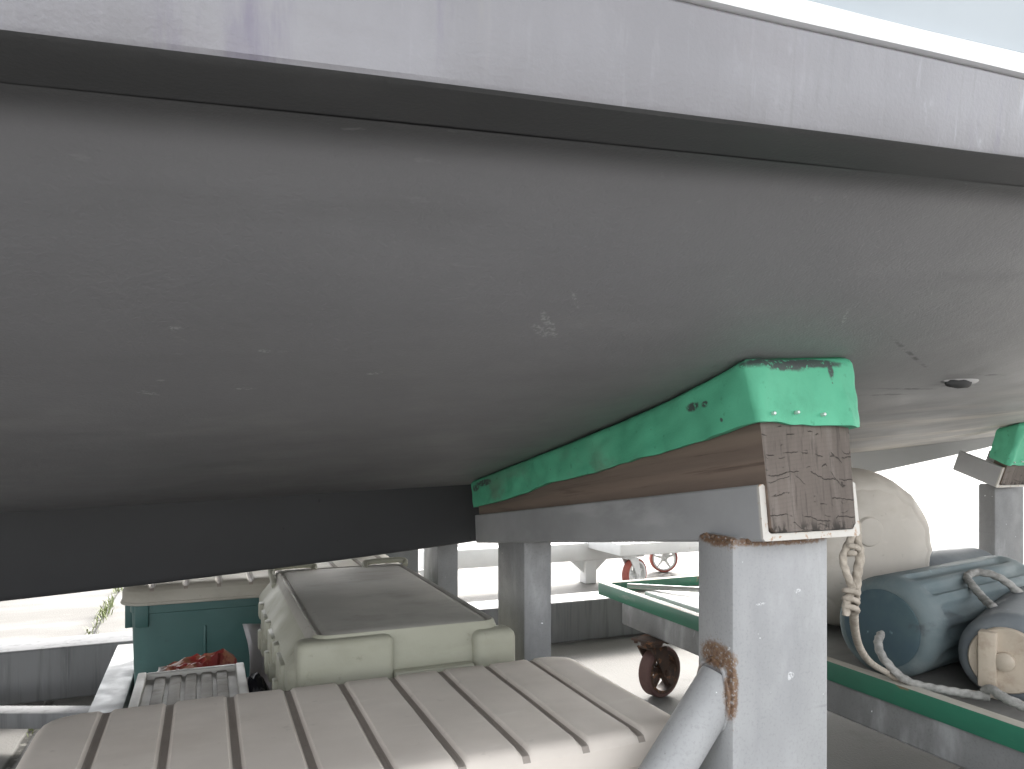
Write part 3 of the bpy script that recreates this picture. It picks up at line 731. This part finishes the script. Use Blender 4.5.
vs = b.grid(rows, close_v=True); b.face(vs[0]); b.face(vs[-1])
for f in b.bm.faces:
    c = f.calc_center_median()
    if c.z > .448 and c.y > OY0 + .03: f.material_index = 1
lid = b.build('lid', [MAT['olive'], MAT['olive_top']], ol)
b = MB(); rows = []
for z, i in ((.458, 0), (.4625, .002), (.4655, .008), (.4665, .014), (.4665, .10)): rows.append([Vector(p) + Vector((0, 0, .002 * nz(p, 9, 4))) for p in rrect(OX0 + .056 + i, OX1 - .045 - i, OY0 + .016 + i, OY1 - .03 - i, .022, z)])
vs = b.grid(rows, close_v=True); b.face(vs[-1]); b.build('top_panel', MAT['olive_top'], lid)
# stepped front with its recessed pull
b = MB(); b.box((OX0 + .012, OY0 - .014, .373), (OX0 + .172, OY0 + .04, .461), .013, 3); b.build('front_moulding', MAT['olive'], lid)
b = MB(); b.box((OX1 - .085, OY0 - .016, .373), (OX1 - .004, OY0 + .04, .452), .015, 3); b.build('front_moulding', MAT['olive'], lid)
b = MB(); b.box((OX0 + .171, OY0 - .018, .373), (OX1 - .086, OY0 + .01, .400), .005); b.build('front_moulding', MAT['olive'], lid)
for (xa, xb) in ((OX0 + .03, OX0 + .13), (OX1 - .135, OX1 - .03)):
    b = MB(); b.tube(sweep([(xa, OY1 - .12, .445), (xa, OY1 - .03, .468), (xa + (.012 if xa < .3 else .02), OY1 - .012, .473), (xb, OY1 - .010, .473), (xb + .004, OY1 - .03, .462)], 6), .008, 8)
    b.build('carry_handle', MAT['olive'], lid)
for yy in (1.36, 1.55, 1.74):
    b = MB(); b.box((OX0 - .007, yy - .045, .350), (OX0 + .02, yy + .045, .408), .004); b.box((OX0 - .010, yy - .03, .318), (OX0 + .03, yy + .03, .356), .004)
    la = b.build('latch', MAT['olive'], lid)
    b = MB(); b.box((OX0 - .016, yy - .012, .330), (OX0 + .0, yy + .012, .372), .003); b.build('hook', MAT['olive'], la)
for yy in (1.455, 1.645, 1.84):
    b = MB(); b.box((OX0 - .008, yy - .018, .376), (OX0 + .01, yy + .018, .412), .004); b.build('side_moulding', MAT['olive'], lid)

# ------------------------------------------------------------------ small slatted crate
cr = thing('slatted_crate', (-.02, 1.45, 0), 'small dirty white crate with a slatted top, in front of the teal container', 'crate')
cx0, cx1, cy0, cy1, ct = -.118, .072, 1.27, 1.575, .35
b = MB(); rows = []
for z, i in ((.004, .022), (.01, .018), (ct - .03, .006), (ct - .012, .004)): rows.append(rrect(cx0 + i, cx1 - i, cy0 + i, cy1 - i, .015, z))
vs = b.grid(rows, close_v=True); b.face(vs[0]); b.face(vs[-1]); b.build('body', MAT['dwhite'], cr)
b = MB(); e = .016
for lo, hi in (((cx0, cy0, ct - .03), (cx0 + e, cy1, ct)), ((cx1 - e, cy0, ct - .03), (cx1, cy1, ct)), ((cx0 + e - .001, cy0 + .001, ct - .029), (cx1 - e + .001, cy0 + e, ct - .001)), ((cx0 + e - .001, cy1 - e, ct - .029), (cx1 - e + .001, cy1 - .001, ct - .001))): b.box(lo, hi, .003)
b.build('rim', MAT['dwhite'], cr)
b = MB(); b.box((cx0 + e - .002, cy0 + e - .002, ct - .026), (cx1 - e + .002, cy1 - e + .002, ct - .018), .001); b.build('lid_base', MAT['dgap'], cr)
for k in range(5):
    x = cx0 + e + .014 + .027 * k
    b = MB(); b.box((x, cy0 + e, ct - .0185), (x + .0200, cy1 - e, ct - .007), .003); b.build('slat', MAT['slat'], cr)

# ------------------------------------------------------------------ rubbish between the boxes
def crumple(name, c, rad, mat, label, cat, seed, sharp=25, amp=.35, top=9, z0=.002):
    bm = bmesh.new(); bmesh.ops.create_icosphere(bm, subdivisions=4, radius=1)
    for v in bm.verts:
        p = v.co.copy(); k = 1 + amp * (nz(p, 1.6, seed) + .5 * abs(nz(p, 4, seed + 1)) + .25 * nz(p, 9, seed + 2))
        q = Vector((p.x * rad[0] * k, p.y * rad[1] * k, p.z * rad[2] * (1 + .5 * (k - 1)))); q += Vector(c)
        q.z = min(q.z, top + .014 * nz(p, 5, seed + 4) + .02 * p.x); q.z = max(q.z, z0 + .002 * (p.x + p.y)); v.co = q
    b = MB(); b.join(bm); o = b.build(name, mat, sharp=sharp); tag(o, label, cat); return o
crumple('plastic_bag', (-.03, 1.67, .17), (.082, .05, .25), MAT['redbag'], 'crumpled red and brown bag peeping over the slatted crate', 'bag', 3, top=.334)
crumple('carrier_bag', (.105, 1.70, .12), (.045, .07, .155), MAT['navy'], 'dark navy bag squeezed beside the olive box', 'bag', 8)
b = MB(); rows = []
for i in range(12):
    t = i / 11; row = []
    for k in range(7):
        s = k / 6 - .5; row.append(at(243 + 24 * (s + .5) + 10 * t + 3 * math.sin(t * 5), 624 + 90 * t, 1.80 + .02 * math.sin(s * 5 + t * 3) - .12 * t))
    rows.append(row)
g = b.grid(rows); 
b2 = b.build('paper_sheet', MAT['paper']); tag(b2, 'creased grey white paper standing between the teal container and the olive box', 'paper')
md = b2.modifiers.new('thickness', 'SOLIDIFY'); md.thickness = .002
for v in b2.data.vertices: v.co.z = max(v.co.z, .004)
crumple('plastic_bag', (.455, 2.42, .428 + .028), (.03, .04, .034), MAT['bag'], 'small crumpled white bag on the ribbed lid of the teal container', 'bag', 5, z0=.4325)

# ------------------------------------------------------------------ casters
def caster(parent, loc, rotz, dia, tread, mat, name='caster'):
    """built round the origin at the mounting plate's centre; returns the mount part"""
    hh = loc[2]; rw = dia / 2
    b = MB(); b.box((-.045, -.045, -.008), (.045, .045, 0), .002)
    for x in (-.034, .034):
        for y in (-.034, .034): b.lathe([(-.016, .006), (-.0085, .0065), (.001, .0065)], (x, y, 0), (0, 0, 1), 8)
    b.lathe([(-.026, .03), (-.02, .034), (-.008, .034)], (0, 0, 0), (0, 0, 1), 20)
    o = b.build(name, mat, parent, world=False); o.matrix_local = parent.matrix_basis.inverted() @ Matrix.Translation(loc)
    o.rotation_euler = (0, 0, rotz - parent.rotation_euler.z)
    off = .038; zc = -(hh - rw)
    b = MB()
    for sx in (-1, 1):
        poly = [(-.034, -.024), (.034, -.024), (off + .016, zc + .012), (off + .012, zc - .012), (off - .012, zc - .014), (off - .022, zc + .01)]
        bb = MB(); bb.prism([(p[0], p[1]) for p in poly], sx * .028 - .003, sx * .028 + .003, 0); b.join(bb.bm)
    b.box((-.031, -.03, -.03), (.031, .03, -.023), .002)
    b.lathe([(-.036, .006), (-.034, .010), (.034, .010), (.036, .006)], (0, off, zc), (1, 0, 0), 12)
    b.build('fork', mat, o, world=False)
    b = MB(); w2 = .021; ri = rw - .013
    prof = [(-w2, ri), (-w2, rw - .004), (-w2 + .005, rw), (w2 - .005, rw), (w2, rw - .004), (w2, ri)]
    rows = []
    for k in range(40):
        a = 2 * math.pi * k / 40; rows.append([(t, off + r * math.cos(a), zc + r * math.sin(a)) for t, r in prof])
    b.grid(rows, close_u=True, close_v=True); wh = b.build('wheel', tread, o, world=False)
    b = MB(); rows = []                  # rim, spokes, hub
    for k in range(40):
        a = 2 * math.pi * k / 40; rows.append([(t, off + r * math.cos(a), zc + r * math.sin(a)) for t, r in ((-w2 - .001, ri + .0005), (w2 + .001, ri + .0005), (w2 + .001, ri - .009), (-w2 - .001, ri - .009))])
    b.grid(rows, close_u=True, close_v=True)
    b.lathe([(-.025, .010), (-.024, .017), (.024, .017), (.025, .010)], (0, off, zc), (1, 0, 0), 16)
    for k in range(5):
        a = 2 * math.pi * k / 5 + .3; e1 = Vector((0, math.cos(a), math.sin(a))); e2 = Vector((0, -math.sin(a), math.cos(a))); c0 = Vector((0, off, zc))
        bb = bmesh.new(); bmesh.ops.create_cube(bb, size=1)
        for v in bb.verts:
            r0 = .012 if v.co.y < 0 else ri - .006; wd = .016 if v.co.y < 0 else .011
            v.co = c0 + e1 * r0 + e2 * (v.co.z * wd) + Vector((v.co.x * .014, 0, 0))
        bmesh.ops.bevel(bb, geom=bb.edges[:], offset=.002, segments=1, affect='EDGES'); b.join(bb)
    b.build('rim', mat, wh, world=False)
    return o

# ------------------------------------------------------------------ near trolley
TX0, TX1, TY0, TY1, TZ = 1.275, 2.20, .45, 2.285, .306
tr = thing('platform_trolley', ((TX0 + TX1) / 2, (TY0 + TY1) / 2, 0), 'green edged steel platform trolley on rusty casters, loaded with fenders', 'trolley', 'platform trolleys on the concrete')
def rim_part(lo, hi):
    b = MB(); b.box(lo, hi, .003)
    for f in b.bm.faces:
        if f.normal.z > .5 or f.calc_center_median().z > TZ - .0025: f.material_index = 1
    b.bm.normal_update()
    for f in b.bm.faces: f.material_index = 1 if f.normal.z > .6 else 0
    b.build('rim', [MAT['green'], MAT['rimtop']], tr)
rim_part((TX0, TY0, TZ - .043), (TX0 + .03, TY1, TZ)); rim_part((TX1 - .03, TY0, TZ - .043), (TX1, TY1, TZ))
rim_part((TX0 + .031, TY1 - .03, TZ - .044), (TX1 - .031, TY1 - .001, TZ - .001)); rim_part((TX0 + .031, TY0, TZ - .044), (TX1 - .031, TY0 + .03, TZ - .001))
b = MB(); b.box((TX0 + .028, TY0 + .028, TZ - .042), (TX1 - .028, TY1 - .028, TZ - .034), .002); b.build('deck', MAT['board'], tr)
b = MB(); b.box((TX0 + .012, TY0 + .02, .188), (TX0 + .075, TY1 - .14, TZ - .045), .006, 3); b.build('rail', MAT['rail'], tr)
b = MB(); b.box((TX1 - .075, TY0 + .02, .188), (TX1 - .012, TY1 - .14, TZ - .045), .006, 3); b.build('rail', MAT['rail'], tr)
for i, (x, y, rz) in enumerate(((TX0 + .005, 1.955, R(-74)), (TX1 - .05, 1.985, R(60)), (TX0 + .05, .62, R(30)), (TX1 - .05, .62, R(100)))):
    caster(tr, (x, y, .187), rz, .158, MAT['tread'], MAT['iron'])
DK = TZ - .034                             # deck level
# things lying on its far end
b = MB(); b.box((1.36, 1.62, DK + .001), (1.80, 2.12, DK + .026), .004); tag(b.build('painted_board', MAT['white']), 'thick white painted board lying on the far end of the green trolley', 'board')
p0, p1_ = at(640, 589, 2.36), at(676, 580, 2.22); 
cl = thing('bar_clamp', (1.45, 2.0, DK), 'pale metal bar with a brown clamp head lying across the white board', 'clamp')
b = MB(); a_ = Vector((1.345, 2.20, DK + .03)); c_ = Vector((1.52, 1.93, DK + .048)); b.tube([a_, a_.lerp(c_, .5), c_], .009, 12); b.build('bar', MAT['alu'], cl)
b = MB(); b.box((1.50, 1.905, DK + .0275), (1.62, 1.945, DK + .066), .005); b.lathe([(0, .009), (.006, .008)], (1.575, 1.905, DK + .046), (0, -1, 0), 12); b.build('head', MAT['clamp'], cl)
sp = thing('cable_reel', (1.74, 2.0, DK + .027), 'small pale reel standing on the white board by the silver post', 'reel')
for (nm, t0, t1, r0, mm) in (('flange', -.03, -.022, .062, 'white'), ('flange', .022, .03, .062, 'white'), ('core', -.0215, .0215, .048, 'ropeg')):
    b = MB(); b.lathe([(t0, r0 - .004), (t0 + .002, r0), (t1 - .002, r0), (t1, r0 - .004)], (1.74, 2.0, DK + .0275 + .062), (.5, .8, 0), 32); b.build(nm, MAT[mm], sp)

# ------------------------------------------------------------------ fenders on the trolley
def fender(c, d, L, r, label, mats, ribs, plug=False):
    d = Vector(d).normalized(); c = Vector(c); root = thing('fender', (c.x, c.y, DK), label, 'fender', 'fenders piled on the trolley')
    nr = 14
    def fn(a, t, rad):
        if not ribs: return rad * (1 + .012 * nz((math.cos(a), math.sin(a), t * 4), 1.5, 3))
        k = min(1, max(0, min((t - .062) / .014, (L - .062 - t) / .014))); s = math.cos(nr * a)
        return rad - .0095 * k * max(0, min(1, (s + .25) * 1.6)) + .0012 * nz((a, t * 5, 0), 2)
    prof = [(.004, .03), (0, .045)] if not plug else [(.012, r * .70), (.0, r * .74)]
    e = .036
    for i in range(11): a = math.pi / 2 * i / 10; prof.append((e * (1 - math.sin(a)) * (1 if not plug else 1) + .001, r - e * .75 * (1 - math.sin(a)) if i else r - e * .75))
    prof = [prof[0], prof[1]] + [(.001 + e * (1 - math.cos(R(9) * i)), r - e * .72 * (1 - math.sin(R(9) * i))) for i in range(11)]
    for t in (.065, .072, .08, .09, .10): prof.append((t, r))
    for i in range(1, 8): prof.append((.1 + (L - .2) * i / 8, r))
    for t in (.10, .09, .08, .072, .065): prof.append((L - t, r))
    prof += [(L - .001 - e * (1 - math.cos(R(9) * i)), r - e * .72 * (1 - math.sin(R(9) * i))) for i in range(10, -1, -1)]
    prof += [(L, .045), (L - .004, .03)]
    b = MB(); b.lathe(prof, c, d, 132 if ribs else 64, fn)
    bod = b.build('body', mats[0], root, sharp=60)
    if plug:
        b = MB(); b.lathe([(.03, r * .73), (-.006, r * .73), (-.010, r * .70), (-.010, .02)], c, d, 40); pl = b.build('end_plug', MAT['plug'], root)
        e1 = d.cross(Vector((0, 0, 1))).normalized(); b = MB()
        b.box((-.016, -.02, -.055), (.016, .02, .055), .004, rot=Matrix((e1, -d, Vector((0, 0, 1)))).transposed(), piv=(0, 0, 0))
        b.bm.transform(Matrix.Translation(c - d * .006 + e1 * -.028)); b.lathe([(-.026, .012), (-.022, .018), (-.008, .018)], c + e1 * -.0, d, 18); b.build('lug', MAT['plug'], pl)
    else:
        b = MB(); b.lathe([(.02, r * .78), (-.002, r * .76), (-.006, r * .68), (-.004, .01)], c, d, 32); b.build('end_cap', mats[1], root)
    return root
fd = Vector((.978, .208, 0)).normalized()
fender((1.365, 1.185, DK + .112), fd, .60, .111, 'ribbed faded blue fender in front of the cream one, on the trolley', [MAT['fblue'], MAT['fend']], True)
fender((1.87, 1.53, DK + .101), (1, .06, 0), .33, .100, 'bluish fender at the back of the pile, at the foot of the far post', [MAT['fgrey'], MAT['fend']], False)
fender((1.455, .972, DK + .089), (.90, .43, 0), .45, .088, 'smooth slate blue fender with a cream end plug, at the right edge', [MAT['fgrey'], MAT['fend']], False, True)
# big cream fender: a fat drum on its side
cf = thing('fender', (1.57, 1.6, DK), 'big round cream fender behind the ribbed blue one, beside the silver post', 'fender', 'fenders piled on the trolley')
b = MB(); cc = Vector((1.615, 1.43, .503)); cd = Vector((.28, 1, 0)).normalized()
prof = [(-.004, .012), (-.004, .05), (0, .10), (.006, .15), (.011, .158), (.0135, .162), (.012, .166), (.02, .178), (.05, .196), (.10, .208), (.2, .213), (.3, .208), (.37, .19), (.4, .15), (.41, .05)]
def cfn(a, t, r):
    pk = .012 * abs(math.sin(a * 9 + 2 * nz((math.cos(a), math.sin(a), 0), 2))) * math.exp(-((t - .02) / .03) ** 2)
    return 1.055 * r * (1 + .02 * nz((math.cos(a), math.sin(a), t * 3), 1.3, 6)) - .6 * pk * (1 if r > .155 else 0)
b.lathe(prof, cc, cd, 96, cfn); b.build('body', MAT['cream'], cf, sharp=60)
b = MB(); b.lathe([(-.006, .012), (-.0075, .03), (-.006, .036), (.0, .040)], cc + Vector((-.01, 0, .055)), cd, 28); b.build('valve', MAT['cream'], cf)

# ------------------------------------------------------------------ ropes
def resample(path, step):
    out = [path[0]]; acc = 0
    for a, c in zip(path, path[1:]):
        L = (c - a).length; t = step - acc
        while t <= L: out.append(a.lerp(c, t / L)); t += step
        acc = L - (t - step)
    return out
def rope(pts, r, mat, label, n=10):
    b = MB(); b.tube(resample(sweep(pts, n), r * .45), r, 15, twist=2 * math.pi / (r * 8), lobes=3); return tag(b.build('rope', mat, sharp=80), label, 'rope', 'ropes about the trolley')
rt = thing('rope', (.745, .70, .66), 'frayed natural rope knotted to the near bunk channel and falling onto the trolley', 'rope', 'ropes about the trolley')
def rpart(pts, r, nm, n=10):
    b = MB(); b.tube(resample(sweep(pts, n), r * .45), r, 15, twist=2 * math.pi / (r * 8), lobes=3); b.build(nm, MAT['rope'], rt, sharp=80)
rpart([at(853, 520, .955), at(852, 535, .945), at(846, 549, .94), at(843, 560, .94), at(848, 577, .94), at(852, 590, .945), at(847, 600, .94), at(846, 616, .94)], .0046, 'strand')
rpart([at(856, 522, .96), at(857, 540, .95), at(860, 556, .95), at(857, 576, .95), at(856, 592, .955), at(854, 610, 1.0), at(855, 630, 1.1), at(860, 648, 1.22), at(870, 662, 1.36), at(884, 671, 1.48), at(902, 680, 1.50), at(935, 689, 1.48), at(960, 692, 1.46), at(1000, 697, 1.43), at(1045, 712, 1.39)], .0056, 'strand', 14)
pts = [at(851 + 6.5 * math.cos(a), 586 + 1.3 * a + 1.5 * math.sin(a), .945 + .010 * math.sin(a)) for a in [i * math.pi / 8 for i in range(52)]]
b = MB(); b.tube(pts, .0036, 10); b.build('knot', MAT['rope'], rt, sharp=80)
pts = [at(853 + 6 * math.cos(a), 543 + 1.1 * a + 2 * math.sin(a), .945 + .010 * math.sin(a)) for a in [i * math.pi / 8 for i in range(30)]]
b = MB(); b.tube(pts, .0036, 10); b.build('knot', MAT['rope'], rt, sharp=80)
rope([at(881, 634, 1.555), at(878, 642, 1.52), at(881, 654, 1.50), at(889, 665, 1.49), at(899, 675, 1.485), at(915, 684, 1.47), at(950, 691, 1.445), at(990, 697, 1.42)], .008, MAT['ropeg'], 'grey rope coming out of the end of the ribbed blue fender')
rope([at(994, 608, 1.57), at(984, 599, 1.625), at(972, 585, 1.675), at(967, 577, 1.715), at(975, 572.5, 1.735), at(990, 574, 1.725), at(1005, 581, 1.71), at(1018, 592, 1.70), at(1030, 603, 1.69), at(1036, 612, 1.66)], .0085, MAT['ropeg'], 'grey rope looped over the top of the ribbed blue fender')
rope([at(985, 690, 1.43), at(992, 690, 1.41), at(1003, 697, 1.385), at(1020, 705, 1.36), at(1040, 713, 1.34)], .0088, MAT['ropeg'], 'short grey rope end on the trolley rim at the right edge')

# ------------------------------------------------------------------ beyond: a second white trolley, and a white steel rack
t2 = thing('platform_trolley', (2.6, 4.2, 0), 'white framed trolley on red casters standing in the sun beyond the green one', 'trolley', 'platform trolleys on the concrete')
pc = at(632, 560, 4.0)
b = MB(); b.box((pc.x - .12, pc.y - .08, .205), (pc.x + 1.5, pc.y + .55, .27), .006); b.build('frame', MAT['white'], t2)
caster(t2, (pc.x, pc.y + .02, .203), R(-70), .172, MAT['redtread'], MAT['white'])
for dx, dy, a in ((1.35, .02, 40), (.55, .45, 70), (1.35, .45, 120)): caster(t2, (pc.x + dx, pc.y + dy, .203), R(a), .172, MAT['redtread'], MAT['white'])
rk = thing('steel_rack', (1.5, 4.25, 0), 'low white steel beam on gusseted legs, standing in the sun beyond the keel', 'rack')
q = at(592, 562, 4.22)
b = MB(); b.box((q.x - .98, q.y, .135), (q.x + .35, q.y + .1, .235), .006); b.build('beam', MAT['white'], rk)
for dx in (0, -.9):
    b = MB(); x = q.x + dx; b.box((x - .035, q.y + .01, 0), (x + .035, q.y + .09, .134), .004); b.prism([(x - .12, .1345), (x + .12, .1345), (x + .035, .06), (x - .035, .06)], q.y + .035, q.y + .047, 1); b.build('leg', MAT['white'], rk)
